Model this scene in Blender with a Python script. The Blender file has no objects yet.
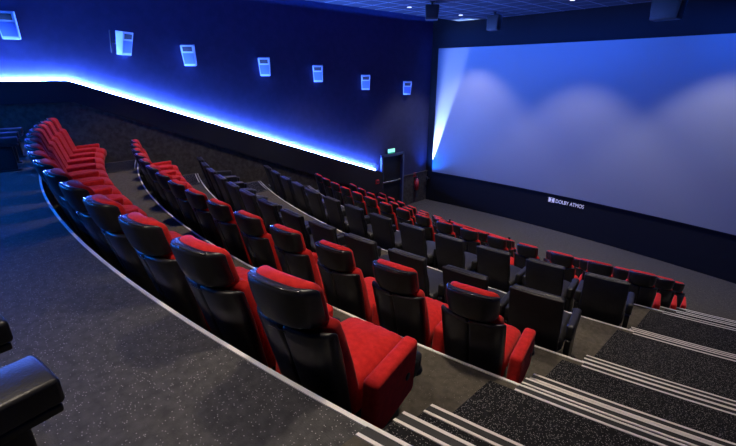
import bpy, bmesh, math, random
from math import sin, cos, pi, radians, sqrt, asin
from mathutils import Vector, Matrix
random.seed(4)
S = bpy.context.scene
COL = S.collection
# ------------------------------------------------------------------ materials
def mat(name, col, rough=.6, metal=0., emit=None, estr=0., spec=.5, sheen=0., coat=0.):
    m = bpy.data.materials.new(name); m.use_nodes = True
    b = m.node_tree.nodes['Principled BSDF']
    b.inputs['Base Color'].default_value = (*col, 1)
    b.inputs['Roughness'].default_value = rough
    b.inputs['Metallic'].default_value = metal
    b.inputs['Specular IOR Level'].default_value = spec
    b.inputs['Sheen Weight'].default_value = sheen
    b.inputs['Coat Weight'].default_value = coat
    if emit:
        b.inputs['Emission Color'].default_value = (*emit, 1)
        b.inputs['Emission Strength'].default_value = estr
    return m
def nodes(m):
    nt = m.node_tree
    return nt, nt.nodes, nt.links, nt.nodes['Principled BSDF']
def noisy(m, c1, c2, scale, detail=4, bump=0., bscale=None, rough=None):
    """two tone fibre variation plus a fine bump"""
    nt, N, L, b = nodes(m)
    tc = N.new('ShaderNodeTexCoord')
    n = N.new('ShaderNodeTexNoise'); n.inputs['Scale'].default_value = scale; n.inputs['Detail'].default_value = detail
    r = N.new('ShaderNodeValToRGB'); r.color_ramp.elements[0].position = .35; r.color_ramp.elements[1].position = .65
    r.color_ramp.elements[0].color = (*c1, 1); r.color_ramp.elements[1].color = (*c2, 1)
    L.new(tc.outputs['Object'], n.inputs['Vector']); L.new(n.outputs['Fac'], r.inputs['Fac']); L.new(r.outputs['Color'], b.inputs['Base Color'])
    if bump:
        n2 = N.new('ShaderNodeTexNoise'); n2.inputs['Scale'].default_value = bscale or scale * 4; n2.inputs['Detail'].default_value = 2
        bp = N.new('ShaderNodeBump'); bp.inputs['Strength'].default_value = bump; bp.inputs['Distance'].default_value = .004
        L.new(tc.outputs['Object'], n2.inputs['Vector']); L.new(n2.outputs['Fac'], bp.inputs['Height']); L.new(bp.outputs['Normal'], b.inputs['Normal'])
    return m
def carpet(name, c1, c2, fleck, fscale, thr, amount, rough=.9, spec=.1):
    """carpet with two tone pile and small pale flecks"""
    m = mat(name, c1, rough, spec=spec); nt, N, L, b = nodes(m)
    tc = N.new('ShaderNodeTexCoord')
    n = N.new('ShaderNodeTexNoise'); n.inputs['Scale'].default_value = 22; n.inputs['Detail'].default_value = 6
    r = N.new('ShaderNodeValToRGB'); r.color_ramp.elements[0].position = .3; r.color_ramp.elements[1].position = .7
    r.color_ramp.elements[0].color = (*c1, 1); r.color_ramp.elements[1].color = (*c2, 1)
    v = N.new('ShaderNodeTexVoronoi'); v.inputs['Scale'].default_value = fscale; v.inputs['Randomness'].default_value = 1
    sx = N.new('ShaderNodeSeparateColor')
    lt = N.new('ShaderNodeMath'); lt.operation = 'LESS_THAN'; lt.inputs[1].default_value = thr
    lt2 = N.new('ShaderNodeMath'); lt2.operation = 'LESS_THAN'; lt2.inputs[1].default_value = amount
    mul = N.new('ShaderNodeMath'); mul.operation = 'MULTIPLY'
    mx = N.new('ShaderNodeMix'); mx.data_type = 'RGBA'
    L.new(tc.outputs['Object'], n.inputs['Vector']); L.new(n.outputs['Fac'], r.inputs['Fac'])
    L.new(tc.outputs['Object'], v.inputs['Vector']); L.new(v.outputs['Distance'], lt.inputs[0])
    L.new(v.outputs['Color'], sx.inputs['Color']); L.new(sx.outputs['Red'], lt2.inputs[0])
    L.new(lt.outputs[0], mul.inputs[0]); L.new(lt2.outputs[0], mul.inputs[1])
    L.new(mul.outputs[0], mx.inputs['Factor']); L.new(r.outputs['Color'], mx.inputs['A'])
    mx.inputs['B'].default_value = (*fleck, 1)
    L.new(mx.outputs['Result'], b.inputs['Base Color'])
    bp = N.new('ShaderNodeBump'); bp.inputs['Strength'].default_value = .5; bp.inputs['Distance'].default_value = .005
    n3 = N.new('ShaderNodeTexNoise'); n3.inputs['Scale'].default_value = 160
    L.new(tc.outputs['Object'], n3.inputs['Vector']); L.new(n3.outputs['Fac'], bp.inputs['Height']); L.new(bp.outputs['Normal'], b.inputs['Normal'])
    return m
M = {}
M['red'] = noisy(mat('red_velvet', (.5, .02, .02), .85, sheen=.08, spec=.2), (.50, .012, .012), (.62, .020, .018), 30, bump=.35, bscale=260)
M['shell'] = noisy(mat('black_moulded_plastic', (.012, .012, .016), .34, spec=.5), (.010, .010, .013), (.018, .018, .022), 14, bump=.08, bscale=300)
M['trim'] = mat('satin_shell_trim', (.03, .03, .034), .16, spec=.8)
M['blackmetal'] = mat('black_painted_metal', (.012, .012, .014), .45)
M['leather'] = noisy(mat('black_leather', (.02, .02, .022), .42, spec=.5), (.013, .013, .016), (.024, .024, .026), 9, bump=.25, bscale=140)
M['leatherback'] = noisy(mat('black_leather_back', (.014, .014, .017), .5, spec=.4), (.012, .012, .015), (.02, .02, .024), 9, bump=.15, bscale=140)
M['walk'] = carpet('charcoal_flecked_carpet', (.042, .041, .041), (.08, .078, .075), (.5, .48, .46), 110, .2, .35, spec=.25, rough=.7)
M['tier'] = carpet('brown_grey_carpet', (.075, .066, .052), (.115, .102, .082), (.22, .2, .17), 80, .2, .25)
M['step'] = carpet('black_flecked_carpet', (.010, .010, .012), (.02, .02, .023), (.30, .29, .29), 150, .34, .36)
M['front'] = carpet('taupe_carpet', (.05, .044, .038), (.08, .07, .06), (.2, .18, .15), 60, .25, .3)
M['white'] = mat('pale_nosing_strip', (.82, .78, .74), .5)
M['riser'] = mat('black_rubber_riser', (.012, .012, .013), .6)
M['navy'] = noisy(mat('navy_wall_fabric', (.034, .036, .085), .95, spec=.1), (.032, .034, .081), (.036, .038, .09), 6, bump=.2, bscale=200)
M['panel'] = mat('dark_wall_band', (.022, .022, .028), .8, spec=.1)
M['wains'] = noisy(mat('brown_grey_wall_carpet', (.06, .055, .05), .95, spec=.1), (.045, .040, .036), (.075, .068, .06), 12, bump=.3, bscale=150)
M['blackwall'] = mat('black_acoustic_wall', (.010, .010, .012), .95, spec=.1)
M['dim'] = mat('dark_rear_wall', (.03, .03, .04), .95, spec=.1)
M['screen'] = mat('projection_screen', (.20, .20, .205), .9, spec=.1)
M['door'] = mat('black_door_leaf', (.008, .008, .010), .5)
M['jamb'] = mat('dark_blue_frame', (.05, .07, .16), .5)
M['steel'] = mat('brushed_bar', (.45, .42, .38), .35, metal=.8)
M['spk'] = mat('pale_grey_speaker_cabinet', (.27, .32, .44), .55)  # pale cabinet, some of the blue strip light put into its colour
M['grille'] = mat('grey_speaker_grille', (.05, .09, .27), .7)  # blue glow of the wall strip put into the grille colour
M['horn'] = mat('black_horn', (.008, .008, .01), .6)
M['fix'] = mat('black_fixture', (.012, .012, .014), .5)
M['lampface'] = mat('downlight_face', (.9, .9, .9), .4, emit=(1., .92, .8), estr=2.2)
M['led'] = mat('blue_white_led_strip', (.1, .2, .5), .5, emit=(.085, .21, 1.0), estr=2700.)
M['ledback'] = mat('blue_rear_led_strip', (.1, .2, .5), .5, emit=(.006, .17, 1.0), estr=520.)
M['cove'] = mat('blue_cove_led', (.1, .2, .5), .5, emit=(.015, .12, 1.0), estr=260.)
M['exit'] = mat('exit_sign_glow', (.3, .8, .7), .4, emit=(.35, .95, .75), estr=1.0)
M['exitband'] = mat('exit_sign_band', (.02, .3, .2), .4, emit=(.03, .32, .22), estr=.8)
M['signred'] = mat('red_enamel', (.42, .02, .02), .4)
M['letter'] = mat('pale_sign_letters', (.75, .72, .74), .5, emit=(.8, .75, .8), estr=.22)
# ceiling: dark lay in tiles with paler grid
mc = mat('dark_ceiling_tiles', (.03, .035, .05), .9, spec=.1); nt, N, L, b = nodes(mc)
tc = N.new('ShaderNodeTexCoord'); br = N.new('ShaderNodeTexBrick')
br.offset = 0; br.inputs['Scale'].default_value = 1; br.inputs['Mortar Size'].default_value = .022
br.inputs['Brick Width'].default_value = .6; br.inputs['Row Height'].default_value = .6
br.inputs['Color1'].default_value = (.028, .034, .05, 1); br.inputs['Color2'].default_value = (.034, .04, .058, 1); br.inputs['Mortar'].default_value = (.14, .16, .2, 1)
L.new(tc.outputs['Object'], br.inputs['Vector']); L.new(br.outputs['Color'], b.inputs['Base Color']); M['ceil'] = mc

# ------------------------------------------------------------------ mesh helpers
def link(o, parent=None):
    COL.objects.link(o)
    if parent: o.parent = parent
    return o
def obj(name, bm, m, parent=None, smooth=True):
    me = bpy.data.meshes.new(name)
    bmesh.ops.recalc_face_normals(bm, faces=bm.faces[:])
    bm.to_mesh(me); bm.free()
    for mm in (m if isinstance(m, (list, tuple)) else [m]): me.materials.append(mm)
    if smooth:
        for p in me.polygons: p.use_smooth = True
    return link(bpy.data.objects.new(name, me), parent)
def tag(o, label=None, cat=None, group=None, kind=None):
    if label: o['label'] = label
    if cat: o['category'] = cat
    if group: o['group'] = group
    if kind: o['kind'] = kind
    return o
def empty(name, loc=(0, 0, 0), rz=0):
    o = bpy.data.objects.new(name, None); o.empty_display_size = .1
    o.location = loc; o.rotation_euler = (0, 0, rz); return link(o)
def axis(h, r, n, k=3):
    inner = [-(h - r) + 2 * (h - r) * i / n for i in range(n + 1)]
    lo = [-h + r - r * math.tan(pi / 4 * (k - i) / k) for i in range(k)]
    return lo + inner + [-x for x in reversed(lo)]
def rbox(bm, size, cen=(0, 0, 0), r=.02, n=(4, 3, 4), f=None, k=3, rot=None):
    """rounded box: cube lattice surface pulled onto a rounded shape, then bent by f"""
    h = [s / 2 for s in size]; r = min(r, min(h) * .98)
    ax = [axis(h[i], r, n[i], k) for i in range(3)]
    cache = {}
    def V(i, j, l):
        key = (i, j, l)
        if key in cache: return cache[key]
        p = Vector((ax[0][i], ax[1][j], ax[2][l]))
        q = Vector([max(-(h[t] - r), min(h[t] - r, p[t])) for t in range(3)])
        d = p - q
        p = q + d.normalized() * r if d.length > 1e-9 else p
        if f: p = Vector(f(p))
        if rot: p = rot @ p
        cache[key] = bm.verts.new(p + Vector(cen)); return cache[key]
    nx, ny, nz = len(ax[0]) - 1, len(ax[1]) - 1, len(ax[2]) - 1
    for i in range(nx):
        for j in range(ny):
            for l in (0, nz): bm.faces.new((V(i, j, l), V(i + 1, j, l), V(i + 1, j + 1, l), V(i, j + 1, l)))
    for i in range(nx):
        for l in range(nz):
            for j in (0, ny): bm.faces.new((V(i, j, l), V(i + 1, j, l), V(i + 1, j, l + 1), V(i, j, l + 1)))
    for j in range(ny):
        for l in range(nz):
            for i in (0, nx): bm.faces.new((V(i, j, l), V(i, j + 1, l), V(i, j + 1, l + 1), V(i, j, l + 1)))
def box(bm, a, b):
    vs = [bm.verts.new((x, y, z)) for x in (a[0], b[0]) for y in (a[1], b[1]) for z in (a[2], b[2])]
    for q in ((0, 1, 3, 2), (4, 6, 7, 5), (0, 4, 5, 1), (2, 3, 7, 6), (0, 2, 6, 4), (1, 5, 7, 3)): bm.faces.new([vs[i] for i in q])
def cyl(bm, p0, p1, r0, r1=None, n=16):
    p0, p1 = Vector(p0), Vector(p1); r1 = r0 if r1 is None else r1
    z = (p1 - p0).normalized(); x = z.orthogonal().normalized(); y = z.cross(x)
    A = [bm.verts.new(p0 + (x * cos(t) + y * sin(t)) * r0) for t in [2 * pi * i / n for i in range(n)]]
    B = [bm.verts.new(p1 + (x * cos(t) + y * sin(t)) * r1) for t in [2 * pi * i / n for i in range(n)]]
    for i in range(n): bm.faces.new((A[i], A[(i + 1) % n], B[(i + 1) % n], B[i]))
    bm.faces.new(A); bm.faces.new(B)
def slab(bm, xs, yb, yf, z1, z0):
    """block whose back and front edges follow curves yb(x), yf(x)"""
    rows = []
    for x in xs:
        rows.append([bm.verts.new((x, yb(x), z1)), bm.verts.new((x, yf(x), z1)), bm.verts.new((x, yf(x), z0)), bm.verts.new((x, yb(x), z0))])
    for a, c in zip(rows[:-1], rows[1:]):
        for i in range(4): bm.faces.new((a[i], a[(i + 1) % 4], c[(i + 1) % 4], c[i]))
    bm.faces.new(rows[0]); bm.faces.new(rows[-1][::-1])
def span(a, b, n): return [a + (b - a) * i / n for i in range(n + 1)]
def copy_tree(o, parent=None):
    c = o.copy(); COL.objects.link(c)
    if parent: c.parent = parent
    for ch in o.children: copy_tree(ch, c)
    return c

# ------------------------------------------------------------------ the hall
CX, R = -5.2, 17.8
XL, XR = -10.6, 1.2
AL, AR = -9.52, -.88                      # the seat rows run between these
def arc(mid): return lambda x: mid + R - sqrt(R * R - (x - CX) ** 2)
MID = [.28, 1.59, 2.87, 4.585, 6.25, 7.59, 8.92]
EZ = [0, -.60, -1.13, -1.62, -2.06, -2.62, -3.17, -3.73]
def scr_y(x): return 13.3 - .0138 * (x + 5.24) ** 2
xs = span(XL - .1, XR, 60)
bm = bmesh.new(); slab(bm, xs, lambda x: -1.6, arc(MID[0]), 0, -.75)
tag(obj('floor_rear', bm, M['walk'], smooth=False), kind='structure')
for k in range(6):
    bm = bmesh.new(); slab(bm, xs, arc(MID[k]), arc(MID[k + 1]), EZ[k + 1], EZ[k + 1] - .75)
    tag(obj('floor_%d' % (k + 1), bm, M['tier'], smooth=False), kind='structure')
bm = bmesh.new(); slab(bm, xs, arc(MID[6]), lambda x: 13.9, EZ[7], EZ[7] - .3)
tag(obj('floor_front', bm, M['front'], smooth=False), kind='structure')
# pale edge strip behind every row
for k in range(7):
    bm = bmesh.new(); a = arc(MID[k])
    slab(bm, span(AL, AR, 48), lambda x: a(x) - .018, lambda x: a(x) + .004, EZ[k] + .006, EZ[k] - .03)
    tag(obj('trim_%d' % (k + 1), bm, M['white'], smooth=False), kind='structure')
# aisle stairs on both sides
def stairs(name, x0, x1):
    root = tag(empty(name, ((x0 + x1) / 2, .5, 0)), kind='structure')
    off = Vector((-(x0 + x1) / 2, -.5, 0))
    def add(nm, bm, m):
        bmesh.ops.translate(bm, verts=bm.verts[:], vec=off); return obj(nm, bm, m, root, smooth=False)
    for k in range(7):
        a = arc(MID[k]); dz = (EZ[k + 1] - EZ[k]) / 3
        for j in range(3):
            w = (0, .085, .15)[j]; sx = span(x0 - (w if x0 > -5 else 0), x1 + (w if x0 < -5 else 0), 8)
            z = EZ[k] + dz * j
            if j:
                bm = bmesh.new(); slab(bm, sx, lambda x: a(x) + .315 * (j - 1) + .001, lambda x: a(x) + .315 * j, z, EZ[k + 1] + .001)
                add('step', bm, M['step'])
            bm = bmesh.new(); e = .315 * j
            for w0, w1 in ((-.014, .003), (-.072, -.056)):
                slab(bm, sx, lambda x: a(x) + e + w0, lambda x: a(x) + e + w1, z + .007, z - .012 if w1 > 0 else z + .001)
            add('nosing', bm, M['white'])
            bm = bmesh.new(); slab(bm, sx, lambda x: a(x) + e - .056, lambda x: a(x) + e - .014, z + .005, z + .001)
            add('grip_strip', bm, M['riser'])
        if k < 6:
            bm = bmesh.new(); c = arc(MID[k + 1])
            slab(bm, sx, lambda x: a(x) + .63, lambda x: c(x) - .075, EZ[k + 1] + .005, EZ[k + 1] + .0005)
            add('aisle_carpet', bm, M['step'])
    sx = span(x0, x1, 8); bm = bmesh.new(); a = arc(MID[0]); slab(bm, sx, lambda x: a(x) - .75, lambda x: a(x) - .075, .004, .0005)
    add('landing_carpet', bm, M['tier'])
stairs('stairs_right', AR, XR - .01)
stairs('stairs_left', XL + .16, AL)

# left wall, with the doorway cut out of it
D0, D1, DT = 10.36, 11.47, -1.60
bm = bmesh.new()
def prism(bm, pts, x0, x1):
    A = [bm.verts.new((x0, y, z)) for y, z in pts]; B = [bm.verts.new((x1, y, z)) for y, z in pts]
    bm.faces.new(A); bm.faces.new(B[::-1])
    for i in range(len(pts)): bm.faces.new((A[i], A[(i + 1) % len(pts)], B[(i + 1) % len(pts)], B[i]))
prism(bm, [(-1.6, -4), (D0, -4), (D0, 3.36), (-1.6, 3.36)], XL - .12, XL)
prism(bm, [(D0, DT), (D1, DT), (D1, 3.36), (D0, 3.36)], XL - .12, XL)
prism(bm, [(D1, -4), (13.7, -4), (13.7, 3.36), (D1, 3.36)], XL - .12, XL)
tag(obj('wall_left', bm, M['navy'], smooth=False), kind='structure')
Y0, Z0, Y1, Z1 = 1.40, 1.14, D0 - .03, -2.16     # lit ledge: level at the back, then falling with the rake
def ledge(y): return Z0 if y < Y0 else Z0 + (Z1 - Z0) * (y - Y0) / (Y1 - Y0)
def lower(y): return ledge(y) - .42 - .46 * min(1, max(0, (y - Y0) / (Y1 - Y0)))
bm = bmesh.new()
prism(bm, [(-1.6, Z0), (Y0, Z0), (Y1, Z1), (Y1, lower(Y1)), (Y0, lower(Y0)), (-1.6, lower(Y0))], XL + .001, XL + .13)
tag(obj('trim_8', bm, M['panel'], smooth=False), kind='structure')
bm = bmesh.new()
prism(bm, [(-1.6, lower(Y0)), (Y0, lower(Y0)), (Y1, lower(Y1)), (Y1, -3.9), (-1.6, -3.9)], XL + .001, XL + .05)
prism(bm, [(D1 + .06, -2.5), (13.0, -2.5), (13.0, -3.9), (D1 + .06, -3.9)], XL + .001, XL + .05)
tag(obj('baseboard_left', bm, M['wains'], smooth=False), kind='structure')
bm = bmesh.new()
prism(bm, [(D1 + .06, -2.49), (13.0, -2.49), (13.0, -2.53), (D1 + .06, -2.53)], XL + .052, XL + .075)
tag(obj('trim_9', bm, M['wains'], smooth=False), kind='structure')
# led strip lying in the ledge
bm = bmesh.new()
prism(bm, [(-1.5, Z0 + .003), (Y0, Z0 + .003), (Y1 - .3, Z1 + .12), (Y1 - .3, Z1 + .132), (Y0, Z0 + .015), (-1.5, Z0 + .015)], XL + .02, XL + .045)
tag(obj('led_strip', bm, M['led'], smooth=False), 'blue-white glowing light strip along the ledge of the left wall', 'light strip')
bm = bmesh.new(); box(bm, (XL + .13, -1.599, 1.0), (-4.0, -1.47, 1.14)); tag(obj('trim_10', bm, M['panel'], smooth=False), kind='structure')
bm = bmesh.new(); box(bm, (XL + .2, -1.50, 1.142), (-4.1, -1.468, 1.156))
tag(obj('led_strip', bm, M['ledback'], smooth=False), 'blue light strip along the ledge of the rear wall', 'light strip')
# other walls
bm = bmesh.new(); box(bm, (XR, -1.6, -4), (XR + .1, 13.7, 3.3)); tag(obj('wall_right', bm, M['dim'], smooth=False), kind='structure')
bm = bmesh.new(); box(bm, (XL - .1, -1.7, -1), (XR + .1, -1.6, 3.3)); tag(obj('wall_rear', bm, M['dim'], smooth=False), kind='structure')
bm = bmesh.new(); slab(bm, span(XL - .02, XR, 40), lambda x: scr_y(x) + .05, lambda x: scr_y(x) + .15, 3.36, -4)
tag(obj('wall_front', bm, M['blackwall'], smooth=False), kind='structure')
# ceiling with a lit cove along the left wall
bm = bmesh.new(); box(bm, (XL + 1.05, -1.6, 3.0), (XR, 13.6, 3.06))
tag(obj('ceiling', bm, M['ceil'], smooth=False), kind='structure')
bm = bmesh.new(); box(bm, (XL - .1, -1.6, 3.34), (XR, 13.7, 3.42)); tag(obj('ceiling_upper', bm, M['navy'], smooth=False), kind='structure')
bm = bmesh.new(); box(bm, (XL + 1.30, -1.4, 3.061), (XL + 1.34, 12.9, 3.075))
tag(obj('cove_light', bm, M['cove'], smooth=False), 'blue light strip hidden in the ceiling cove above the left wall', 'light strip')
# screen
bm = bmesh.new(); SX0, SX1 = -10.28, -.2
slab(bm, span(SX0, SX1, 48), lambda x: scr_y(x), lambda x: scr_y(x) + .03, 2.14, -2.49)
scr = obj('cinema_screen', bm, M['screen'], smooth=True); scr.data.set_sharp_from_angle(angle=radians(30))
tag(scr, 'huge wide curved cinema screen on the front wall, lit blue and lavender', 'screen')

# door
root = tag(empty('door_1', (XL, (D0 + D1) / 2, -3.73)), kind='structure')
yc = (D0 + D1) / 2
bm = bmesh.new(); box(bm, (-.10, D0 - yc + .02, .0), (-.04, D1 - yc - .02, 3.73 + DT - .02)); obj('door_leaf', bm, M['door'], root, smooth=False)
bm = bmesh.new()
box(bm, (-.1, D0 - yc - .05, 0), (.08, D0 - yc + .03, 3.73 + DT + .05)); box(bm, (-.1, D1 - yc - .03, 0), (.08, D1 - yc + .05, 3.73 + DT + .05))
box(bm, (-.1, D0 - yc - .05, 3.73 + DT - .02), (.08, D1 - yc + .05, 3.73 + DT + .06)); obj('door_frame', bm, M['jamb'], root, smooth=False)
bm = bmesh.new(); cyl(bm, (.02, D0 - yc + .06, 1.13), (.02, D1 - yc - .06, 1.13), .022)
for s in (D0 - yc + .1, D1 - yc - .1): cyl(bm, (-.05, s, 1.13), (.02, s, 1.13), .03)
obj('panic_bar', bm, M['steel'], root)
# exit sign
e = tag(empty('exit_sign', (XL + .05, 10.80, -1.43)), 'small glowing green and white exit sign above the side door', 'sign')
bm = bmesh.new(); rbox(bm, (.05, .40, .2), r=.012, n=(1, 2, 1)); obj('sign_case', bm, M['fix'], e)
bm = bmesh.new(); box(bm, (.024, -.18, -.04), (.03, .18, .085)); obj('sign_face', bm, M['exit'], e, smooth=False)
bm = bmesh.new(); box(bm, (.024, -.18, -.088), (.03, .18, -.045)); obj('sign_band', bm, M['exitband'], e, smooth=False)
# extinguisher and call point
e = tag(empty('fire_extinguisher', (XL + .17, 12.2, -3.15)), 'red fire extinguisher hung on the wall between door and screen', 'fire extinguisher')
bm = bmesh.new(); cyl(bm, (0, 0, 0), (0, 0, .40), .085, n=20); cyl(bm, (0, 0, .40), (0, 0, .47), .085, .035, n=20); obj('cylinder', bm, M['signred'], e)
bm = bmesh.new(); cyl(bm, (0, 0, .47), (0, 0, .53), .025); box(bm, (-.02, -.09, .53), (.02, .05, .56)); obj('valve', bm, M['fix'], e)
bm = bmesh.new(); cyl(bm, (.02, .1, .1), (.02, .1, .48), .014); cyl(bm, (.02, .1, .48), (0, .02, .5), .014); obj('hose', bm, M['fix'], e)
bm = bmesh.new(); box(bm, (-.12, -.03, .2), (-.085, .03, .5)); obj('wall_bracket', bm, M['fix'], e, smooth=False)
e = tag(empty('fire_sign', (XL + .055, 12.2, -2.55)), 'small red square sign on the wall above the fire extinguisher', 'sign')
bm = bmesh.new(); rbox(bm, (.012, .17, .17), r=.004, n=(1, 1, 1)); obj('sign_plate', bm, M['signred'], e)
e = tag(empty('fire_call_point', (XL + .15, 10.02, -2.45)), 'small red fire alarm box on the wall left of the door', 'alarm')
bm = bmesh.new(); rbox(bm, (.06, .15, .15), r=.01, n=(1, 1, 1)); obj('call_box', bm, M['signred'], e)
bm = bmesh.new(); box(bm, (.03, -.045, -.04), (.034, .045, .04)); obj('push_plate', bm, M['fix'], e, smooth=False)

# ------------------------------------------------------------------ seats (face +y, origin on the floor under the headrest line)
LEAN = radians(14)
def lean(p, z0, y0): return (p[0], y0 - math.tan(LEAN) * (p[2] - z0) + p[1], p[2])
def wrap(x, w, c, e): return -c * (1 - (2 * x / w) ** 2) + e * (2 * abs(x) / w) ** 6
def red_seat(name='cinema_chair', w=.435, sw=.43, hw=.345):
    t = empty(name)
    Y = .105                                             # foot of the back
    # rear shell: two moulded halves with a seam between them, narrower at the foot
    bm = bmesh.new()
    for s in (-1, 1):
        def f(p, s=s):
            x = p.x + s * (w / 4 + .0035)
            tz = min(1, max(0, (p.z + .35) / .7))
            x *= .90 + .12 * min(1, tz * 1.4)
            return lean((x, p.y + wrap(x, w, .03, .03), p.z + .525), .2, Y)
        rbox(bm, (w / 2 + .006, .05, .69), r=.022, n=(5, 1, 6), f=f)
    obj('back_shell', bm, M['shell'], t)
    bm = bmesh.new()
    rbox(bm, (.10, .03, .010), r=.004, n=(2, 1, 1), f=lambda p: lean((p.x - .02, p.y - .042, p.z + .845), .2, Y))
    obj('shell_clip', bm, M['trim'], t)
    # padded front of the back, with upright flutes
    bm = bmesh.new()
    def f(p):
        fl = .014 * abs(sin(p.x / sw * pi * 5)) if p.y > 0 else 0
        wing = .03 * (2 * abs(p.x) / w) ** 3
        x = p.x * (1 - .12 * max(0, p.z / .3) ** 2)
        return lean((x, p.y + .062 + fl + wing, p.z + .58), .2, Y)
    rbox(bm, (sw - .01, .10, .62), r=.045, n=(14, 1, 6), f=f)
    obj('backrest', bm, M['red'], t)
    # headrest: black shell with rounded lower corners carrying a red pad that rises over it
    bm = bmesh.new()
    def f(p):
        bul = .024 * (1 - (2 * p.x / hw) ** 2) * max(0, p.z / .14)
        return lean((p.x, p.y + .052 + wrap(p.x, hw, .024, .02), p.z + .972 + bul), .2, Y)
    rbox(bm, (hw - .005, .10, .225), r=.045, n=(8, 2, 4), f=f, k=4)
    hr = obj('headrest', bm, M['red'], t)
    bm = bmesh.new()
    def f(p):
        tz = (p.z + .1) / .2
        lowc = 1 - .10 * max(0, 1 - tz * 2.2) ** 2
        return lean((p.x * lowc, p.y - .004 + wrap(p.x, hw, .03, .04) - .006 * sin(pi * min(1, max(0, tz))), p.z + .98 + .02 * (1 - (2 * p.x / hw) ** 2) * tz), .2, Y)
    rbox(bm, (hw + .016, .06, .20), r=.024, n=(8, 1, 5), f=f)
    obj('headrest_shell', bm, M['shell'], hr)
    bm = bmesh.new()
    def f(p): return lean((p.x, p.y - .016 + wrap(p.x, hw, .03, .04), p.z + 1.076 + .02 * (1 - (2 * p.x / hw) ** 2)), .2, Y)
    rbox(bm, (hw - .05, .022, .012), r=.005, n=(8, 1, 1), f=f)
    obj('shell_rim', bm, M['trim'], hr)
    # seat cushion
    bm = bmesh.new()
    def f(p):
        fl = .007 * abs(sin(p.x / sw * pi * 5)) if p.z > 0 else 0
        cr = .035 * (1 - (2 * p.x / sw) ** 2) * (1 - (p.y / .3) ** 2) if p.z > 0 else 0
        return (p.x, p.y + .385, p.z + .385 + fl + cr - .14 * max(0, p.y - .1) * (1 if p.z > 0 else -.2))
    rbox(bm, (sw - .005, .54, .17), r=.06, n=(10, 6, 2), f=f)
    obj('seat', bm, M['red'], t)
    bm = bmesh.new()
    rbox(bm, (sw - .08, .42, .07), (0, .36, .285), r=.02, n=(1, 1, 1)); obj('seat_pan', bm, M['shell'], t)
    for s in (-1, 1):
        bm = bmesh.new(); rbox(bm, (.05, .30, .30), (s * .16, .27, .15), r=.015, n=(1, 1, 1), f=lambda p: (p.x, p.y * (1 - .5 * (p.z + .15) / .3), p.z))
        rbox(bm, (.07, .34, .02), (s * .16, .27, .01), r=.006, n=(1, 1, 1)); obj('leg', bm, M['blackmetal'], t)
    red_arm(t, .285)
    return t
def red_arm(t, x, wd=.09):
    bm = bmesh.new()
    def f(p):                                            # rises slightly to the front, swept under at the foot
        up = min(1, max(0, (p.z + .17) / .34))
        return (p.x, .345 + p.y - .04 * (1 - up), p.z + .36 + .06 * up * (p.y + .1) + .12 * (1 - up) * (p.y + .2))
    rbox(bm, (wd, .41, .34), r=.03, n=(2, 6, 4), f=f)
    a = obj('armrest', bm, M['red'], t); a.location.x = x
    bm = bmesh.new(); cyl(bm, (0, .58, .29), (0, .58, .40), .036, .042, 14); cyl(bm, (0, .58, .295), (0, .58, .315), .05, .05, 14)
    rbox(bm, (.075, .07, .10), (0, .55, .345), r=.012, n=(1, 1, 1)); obj('cup_holder', bm, M['fix'], a)
    bm = bmesh.new(); cyl(bm, (-wd / 2 - .002, .43, .38), (wd / 2 + .003, .43, .38), .022, n=14); obj('hinge_cap', bm, M['fix'], a)
    bm = bmesh.new(); rbox(bm, (.04, .16, .26), (0, .32, .13), r=.012, n=(1, 1, 1)); rbox(bm, (.06, .3, .018), (0, .32, .009), r=.006, n=(1, 1, 1))
    obj('support', bm, M['blackmetal'], a)
    return a
def black_seat(name='leather_cinema_chair', w=.46):
    t = empty(name); Y = .10
    bm = bmesh.new()
    def f(p): return lean((p.x * (.97 + .03 * (p.z + .42) / .84), p.y - .012 * (1 - (2 * p.x / w) ** 2), p.z + .59), .2, Y)
    rbox(bm, (w + .02, .05, .87), r=.018, n=(4, 1, 6), f=f); obj('back_shell', bm, M['leatherback'], t)
    bm = bmesh.new()
    def f(p):
        sw = .012 * cos(p.z * 18) if p.y > 0 else 0
        return lean((p.x, p.y + .05 + sw, p.z + .69), .2, Y)
    rbox(bm, (w, .065, .66), r=.03, n=(4, 2, 10), f=f); obj('backrest', bm, M['leather'], t)
    bm = bmesh.new()
    rbox(bm, (w * .45, .03, .012), r=.005, n=(3, 1, 1), f=lambda p: lean((p.x - .03, p.y - .005, p.z + 1.025), .2, Y)); obj('top_seam', bm, M['leather'], t)
    bm = bmesh.new()
    def f(p): return (p.x, p.y + .43, p.z + .40 + (.025 * (1 - (2 * p.x / w) ** 2) if p.z > 0 else 0) - .03 * max(0, p.y))
    rbox(bm, (.515, .60, .16), r=.05, n=(4, 6, 2), f=f); obj('seat', bm, M['leather'], t)
    bm = bmesh.new(); rbox(bm, (w - .06, .5, .26), (0, .40, .19), r=.02, n=(1, 1, 1)); rbox(bm, (w - .1, .42, .06), (0, .40, .03), r=.01, n=(1, 1, 1)); obj('base', bm, M['shell'], t)
    for s in (-1, 1):
        bm = bmesh.new(); rbox(bm, (.075, .46, .15), (0, .42, .53), r=.025, n=(2, 3, 1), f=lambda p: (p.x, p.y, p.z - .06 * p.y))
        a = obj('armrest', bm, M['leather'], t); a.location.x = s * .295
        bm = bmesh.new(); rbox(bm, (.055, .40, .44), (0, .40, .225), r=.015, n=(1, 1, 1)); obj('side_panel', bm, M['shell'], a)
        if s > 0:
            bm = bmesh.new(); cyl(bm, (-.015, .69, .42), (-.015, .69, .54), .034, .04, 14); cyl(bm, (-.015, .69, .51), (-.015, .69, .53), .045, .045, 14)
            rbox(bm, (.06, .05, .06), (0, .645, .48), r=.012, n=(1, 1, 1)); obj('cup_holder', bm, M['fix'], a)
    return t
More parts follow.
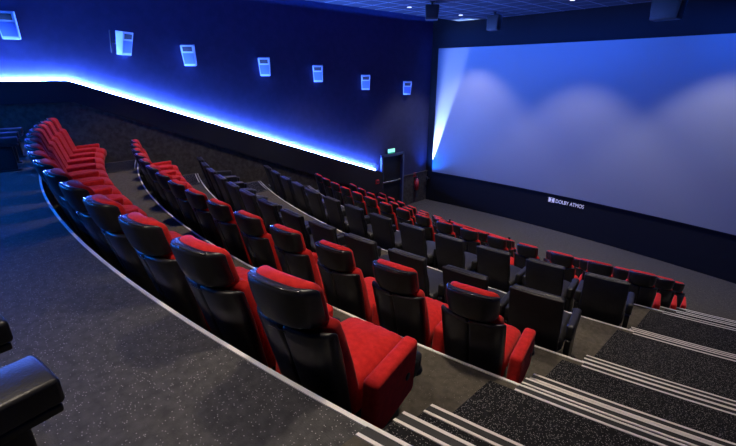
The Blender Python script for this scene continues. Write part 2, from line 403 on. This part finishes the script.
RED = red_seat()
BLK = black_seat()
ARML = None
used = {'r': False, 'b': False}
ORD = ['first', 'second', 'third', 'fourth', 'fifth', 'sixth', 'seventh', 'eighth', 'ninth', 'tenth', 'eleventh', 'twelfth', 'thirteenth', 'fourteenth', 'fifteenth', 'sixteenth', 'seventeenth']
ROWS = [  # mid of the edge behind, floor z, right end (arc length from the centre), pitch, count, colour, wording, group
    (MID[0], EZ[1], 3.90, .60, 15, 'r', 'rearmost red row', 'red seats in the rearmost red row'),
    (MID[1], EZ[2], 3.98, .605, 15, 'r', 'second red row from the back', 'red seats in the second row from the back'),
    (MID[2], EZ[3], 3.88, .70, 13, 'b', 'rear black row', 'black seats in the rear black row'),
    (MID[3], EZ[4], 3.97, .705, 13, 'b', 'front black row', 'black seats in the front black row'),
    (MID[4], EZ[5], 4.0, .57, 16, 'r', 'third red row from the screen', 'red seats in the third row from the screen'),
    (MID[5], EZ[6], 4.05, .575, 16, 'r', 'second red row from the screen', 'red seats in the second row from the screen'),
    (MID[6], EZ[7], 4.05, .575, 16, 'r', 'front red row by the screen', 'red seats in the row nearest the screen'),
]
def place(kind, mid, z, s):
    global RED, BLK
    src = RED if kind == 'r' else BLK
    if used[kind]: src = copy_tree(src)
    used[kind] = True
    a = s / R; r = R - .12
    src.location = (CX + r * sin(a), mid + R - r * cos(a), z); src.rotation_euler = (0, 0, a)
    return src
SKIP = {5: (4,), 6: (5,)}
firsts = []
for ri, (mid, z, s0, ds, n, kind, words, grp) in enumerate(ROWS):
    idx = [i for i in range(n) if i not in SKIP.get(ri, ())]
    m = len(idx)
    for q, i in enumerate(idx):
        c = place(kind, mid, z, s0 - ds * i)
        k = q + 1 if q < (m + 1) // 2 else m - q
        side = 'right' if q < (m + 1) // 2 else 'left'
        look = 'red seat' if kind == 'r' else 'black leather seat'
        pos = ('end seat at the %s' % side) if k == 1 else '%s from the %s end' % (ORD[k - 1], side)
        tag(c, '%s in the %s, %s' % (look, words, pos), 'seat', grp)
        if kind == 'r' and i == n - 1: firsts.append((c, ds))
for c, ds in firsts:                                        # the left end seats carry an arm on their outer side too
    red_arm(c, -.285)
# low guard panel on the front edge of the tier behind the first row
g = tag(empty('guard_panel', (-5.39, arc(MID[6])(-5.39) - .09, EZ[6])), 'low straight black guard panel with a red top edge among the front rows', 'panel')
bm = bmesh.new(); rbox(bm, (1.76, .03, .55), (0, 0, .295), r=.006, n=(1, 1, 1)); obj('board', bm, M['shell'], g)
bm = bmesh.new(); rbox(bm, (1.76, .045, .03), (0, 0, .585), r=.012, n=(1, 1, 1)); obj('top_rail', bm, M['red'], g)
for sg in (-1, 1):
    bm = bmesh.new(); rbox(bm, (.045, .05, .66), (sg * .90, 0, .33), r=.01, n=(1, 1, 1)); rbox(bm, (.09, .09, .012), (sg * .90, 0, .006), r=.004, n=(1, 1, 1)); obj('post', bm, M['blackmetal'], g)

# padded black stools on the rear walkway
def stool(x, y, rz, label, grp='black padded stools along the rear walkway'):
    t = tag(empty('padded_stool', (x, y, 0), rz), label, 'stool', grp)
    bm = bmesh.new(); rbox(bm, (.20, .5, .085), (0, -.25, .412), r=.014, n=(3, 6, 1), f=lambda p: (p.x, p.y, p.z + .008 * (1 - (p.x / .1) ** 2))); obj('cushion', bm, M['leather'], t)
    bm = bmesh.new(); rbox(bm, (.19, .48, .03), (0, -.25, .355), r=.008, n=(1, 1, 1)); obj('cushion_board', bm, M['shell'], t)
    bm = bmesh.new(); rbox(bm, (.10, .24, .34), (-.03, -.20, .175), r=.015, n=(1, 1, 1)); rbox(bm, (.14, .30, .02), (-.03, -.20, .01), r=.006, n=(1, 1, 1)); obj('leg', bm, M['blackmetal'], t)
stool(-1.38, -.04, radians(13), 'nearest black padded stool on the rear walkway, at the bottom left corner')
stool(-1.85, -.13, radians(12), 'second nearest black padded stool, cut off by the left edge of the photo')
for i, (x, y) in enumerate(((-7.42, .25), (-8.05, .30), (-8.62, .38))):
    stool(x, y, radians(-4 - 3 * i), 'far black padded stool beside the rear wall, %s of three' % ('nearest', 'middle', 'farthest')[i])

# ------------------------------------------------------------------ wall and ceiling speakers
WHERE = ['leftmost', 'second from left', 'third from left', 'fourth from left', 'fifth from left', 'sixth from left', 'rightmost']
SPK = [(.72, 2.12), (2.42, 1.90), (3.95, 1.70), (5.92, 1.47), (7.68, 1.30), (9.58, 1.03), (11.6, .81)]
def speaker():
    t = empty('wall_speaker')                            # faces +x, centre of the cabinet
    def wedge(p):
        tz = (p.z + .27) / .54
        return (p.x * (.75 + .25 * tz) + .06 * tz, p.y * (.88 + .12 * tz), p.z)
    bm = bmesh.new(); rbox(bm, (.22, .34, .54), (.2, 0, 0), r=.012, n=(1, 1, 4), f=wedge); obj('cabinet', bm, M['spk'], t)
    def on(p): return (p.x + .20 + .11 * (.75 + .25 * (p.z + .27) / .54) + .06 * (p.z + .27) / .54, p.y * (.88 + .12 * (p.z + .27) / .54), p.z)
    bm = bmesh.new(); rbox(bm, (.012, .30, .28), r=.004, n=(1, 1, 2), f=lambda p: on(Vector((p.x, p.y, p.z - .075)))); obj('grille', bm, M['grille'], t)
    bm = bmesh.new(); rbox(bm, (.014, .25, .12), r=.005, n=(1, 1, 2), f=lambda p: on(Vector((p.x, p.y, p.z + .165)))); obj('horn', bm, M['horn'], t)
    bm = bmesh.new(); rbox(bm, (.03, .03, .5), (.02, -.19, 0), r=.006, n=(1, 1, 1)); rbox(bm, (.12, .12, .10), (.06, 0, 0), r=.01, n=(1, 1, 1)); rbox(bm, (.03, .2, .05), (.02, -.1, 0), r=.006, n=(1, 1, 1)); obj('bracket', bm, M['fix'], t)
    return t
sp = speaker()
for i, (y, z) in enumerate(SPK):
    o = sp if i == 0 else copy_tree(sp)
    o.location = (XL, y, z); o.rotation_euler = (0, radians(8), radians((-12, 35, -30, -35, -40, -40, -40)[i])); o.scale = (.86, .86, .86)
    tag(o, 'pale boxy speaker lit blue on the left wall, %s of the seven' % WHERE[i], 'speaker', 'surround speakers on the left wall')
def cspeaker(loc, size, rz, label):
    t = tag(empty('hanging_speaker', loc, rz), label, 'speaker')
    w, d, h = size
    bm = bmesh.new(); rbox(bm, size, (0, 0, -h / 2 - .08), r=.02, n=(1, 1, 1), f=lambda p: (p.x * (1 - .12 * (.5 - p.z / h)), p.y, p.z)); obj('cabinet', bm, M['fix'], t)
    bm = bmesh.new(); rbox(bm, (w * .8, .012, h * .8), (0, -d / 2 - .004, -h / 2 - .08), r=.005, n=(1, 1, 1)); obj('grille', bm, M['blackmetal'], t)
    bm = bmesh.new(); cyl(bm, (0, 0, 0), (0, 0, -.1), .03); cyl(bm, (0, 0, 0), (0, 0, -.015), .08); obj('mount', bm, M['fix'], t)
cspeaker((-7.55, 9.15, 3.0), (.36, .34, .34), radians(40), 'black speaker hanging from the ceiling at the top centre of the photo')
cspeaker((-7.47, 12.0, 3.0), (.38, .28, .42), radians(8), 'black speaker hung above the left part of the screen')
cspeaker((-3.03, 12.0, 3.0), (.62, .36, .50), radians(-4), 'large black speaker hung above the right part of the screen')

# ------------------------------------------------------------------ lights
def light(name, kind, loc, energy, col, parent=None, **kw):
    l = bpy.data.lights.new(name, kind); l.energy = energy; l.color = col
    for k_, v in kw.items(): setattr(l, k_, v)
    o = bpy.data.objects.new(name, l); o.location = loc; link(o, parent); return o
def aim(o, v): o.rotation_euler = Vector(v).to_track_quat('-Z', 'Y').to_euler()
WARM = (1., .84, .66); COOL = (.86, .84, 1.0)
pr = None
names = {(-8.54, 9.36): 'round ceiling downlight above the left of the front rows', (-8.53, 11.75): 'round ceiling downlight in front of the left part of the screen', (-5.0, 11.5): 'round ceiling downlight in front of the middle of the screen', (-1.7, 11.6): 'round ceiling downlight in front of the right part of the screen'}
bmr = bmesh.new(); cyl(bmr, (0, 0, -.006), (0, 0, 0), .085, .09, 24)
mring = bpy.data.meshes.new('ring'); bmr.to_mesh(mring); bmr.free(); mring.materials.append(M['fix'])
bmr = bmesh.new(); cyl(bmr, (0, 0, -.010), (0, 0, -.004), .062, .062, 24)
mface = bpy.data.meshes.new('lens'); bmr.to_mesh(mface); bmr.free(); mface.materials.append(M['lampface'])
PW = {-.25: 200, 2.15: 260, 4.55: 290, 6.95: 290, 9.36: 120}
for x in (-8.54, -5.0, -1.7):
    for y in (-.25, 2.15, 4.55, 6.95, 9.36, {-8.54: 11.75, -5.0: 11.5, -1.7: 11.6}[x]):
        if y < 0 and x < -3: continue
        xx = -8.53 if (x, y) == (-8.54, 11.75) else x
        t = empty('ceiling_downlight', (xx, y, 3.0))
        tag(t, names.get((xx, y), 'round ceiling downlight above the seats, %s of the hall, %s rows' % ({-8.54: 'left side', -5.0: 'centre', -1.7: 'right side'}[x], {-.25: 'rear walkway', 2.15: 'rear red', 4.55: 'black', 6.95: 'front red', 9.36: 'nearest-screen'}.get(y, 'front'))), 'ceiling light', 'ceiling downlights')
        o = bpy.data.objects.new('trim_ring', mring); link(o, t)
        o = bpy.data.objects.new('lens', mface); link(o, t)
        if y in PW:
            l = light('bulb', 'SPOT', (0, 0, -.03), PW[y], WARM, t, spot_size=radians(86 if y < 9 else 72), spot_blend=.5, shadow_soft_size=.13)
        else:
            l = light('bulb', 'SPOT', (0, 0, -.03), 520, (1., .97, 1.), t, spot_size=radians(89), spot_blend=.45, shadow_soft_size=.06)
# added area light without a fixture, washing the screen blue from the ceiling
o = light('screen_wash', 'AREA', (-5.2, 12.05, 2.97), 165, (.001, .10, 1.), shape='RECTANGLE', size=9.6, size_y=.06, spread=radians(110)); aim(o, (0, .75, -1))
tag(o, 'blue light strip in the front ceiling slot washing the screen', 'light strip')
# slim uplight in the corner by the screen
t = tag(empty('corner_uplight', (-10.42, 12.81, -2.85)), 'small black uplight in the corner left of the screen', 'light')
bm = bmesh.new(); cyl(bm, (0, 0, 0), (0, 0, .14), .045, n=16); obj('housing', bm, M['fix'], t)
bm = bmesh.new(); rbox(bm, (.04, .16, .04), (0, .08, .05), r=.008, n=(1, 1, 1)); obj('bracket', bm, M['fix'], t)
o = light('bulb', 'SPOT', (0, 0, 0.17), 26000, (.4, .6, 1.), t, spot_size=radians(14), spot_blend=.7, shadow_soft_size=.02); aim(o, (.19, .075, 1))
o = light('blue_bulb', 'SPOT', (.05, -.25, .17), 520, (.0, .12, 1.), t, spot_size=radians(100), spot_blend=.9, shadow_soft_size=.05); aim(o, (.35, .12, 1))  # extra wide spot, added for a blue halo on the screen's left side

# lettering under the screen
def text(body, size, name, m, parent=None):
    cu = bpy.data.curves.new(name, 'FONT'); cu.body = body; cu.size = size; cu.extrude = .006; cu.align_x = 'LEFT'
    to = bpy.data.objects.new(name, cu); COL.objects.link(to)
    dg = bpy.context.evaluated_depsgraph_get(); me = bpy.data.meshes.new_from_object(to.evaluated_get(dg)); me.name = name
    bpy.data.objects.remove(to); me.materials.append(m)
    o = bpy.data.objects.new(name, me); return link(o, parent)
t = tag(empty('screen_sign', (-5.63, scr_y(-5.1) + .03, -2.78), 0), 'white lettered sign on the black wall under the screen', 'sign')
def dee(bm, x, s):
    pts = [(x, 0)] + [(x + s * .105 * sin(pi * i / 10), .075 - .075 * cos(pi * i / 10)) for i in range(11)] + [(x, .15)]
    A = [bm.verts.new((px, 0, pz)) for px, pz in pts]; B = [bm.verts.new((px, -.012, pz)) for px, pz in pts]
    bm.faces.new(A); bm.faces.new(B)
    for i in range(len(pts)): bm.faces.new((A[i], A[(i + 1) % len(pts)], B[(i + 1) % len(pts)], B[i]))
bm = bmesh.new()
box(bm, (-.012, -.01, -.012), (.002, 0, .162)); box(bm, (.258, -.01, -.012), (.272, 0, .162)); box(bm, (-.012, -.01, .15), (.272, 0, .162)); box(bm, (-.012, -.01, -.012), (.272, 0, 0))
dee(bm, .012, 1); dee(bm, .248, -1)
lg = obj('emblem', bm, M['letter'], t, smooth=False); lg.scale = (.72, 1, .85); lg.location = (.07, 0, .015)
o = text('DOLBY ATMOS', .17, 'lettering', M['letter'], t); o.rotation_euler = (pi / 2, 0, 0); o.location = (.30, -.004, .015)
w_ = max(v.co.x for v in o.data.vertices); o.scale = (.90 / w_, 1, 1)

# ------------------------------------------------------------------ world, camera
w = bpy.data.worlds.new('World'); S.world = w; w.use_nodes = True
w.node_tree.nodes['Background'].inputs['Color'].default_value = (.02, .03, .06, 1); w.node_tree.nodes['Background'].inputs['Strength'].default_value = .05
cam = bpy.data.cameras.new('Camera'); cam.sensor_width = 36; cam.lens = 406.09 / 736 * 36; cam.clip_start = .02
co = link(bpy.data.objects.new('Camera', cam)); co.location = (0, 0, 1.27)
yaw, pit = radians(47.556), radians(20.205)
F = Vector((-sin(yaw) * cos(pit), cos(yaw) * cos(pit), -sin(pit)))
co.rotation_euler = F.to_track_quat('-Z', 'Y').to_euler()
S.camera = co
S.view_settings.view_transform = 'Standard'; S.view_settings.look = 'None'; S.view_settings.exposure = 0; S.view_settings.gamma = 1
S.view_settings.use_curve_mapping = False
S.cycles.use_denoising = True
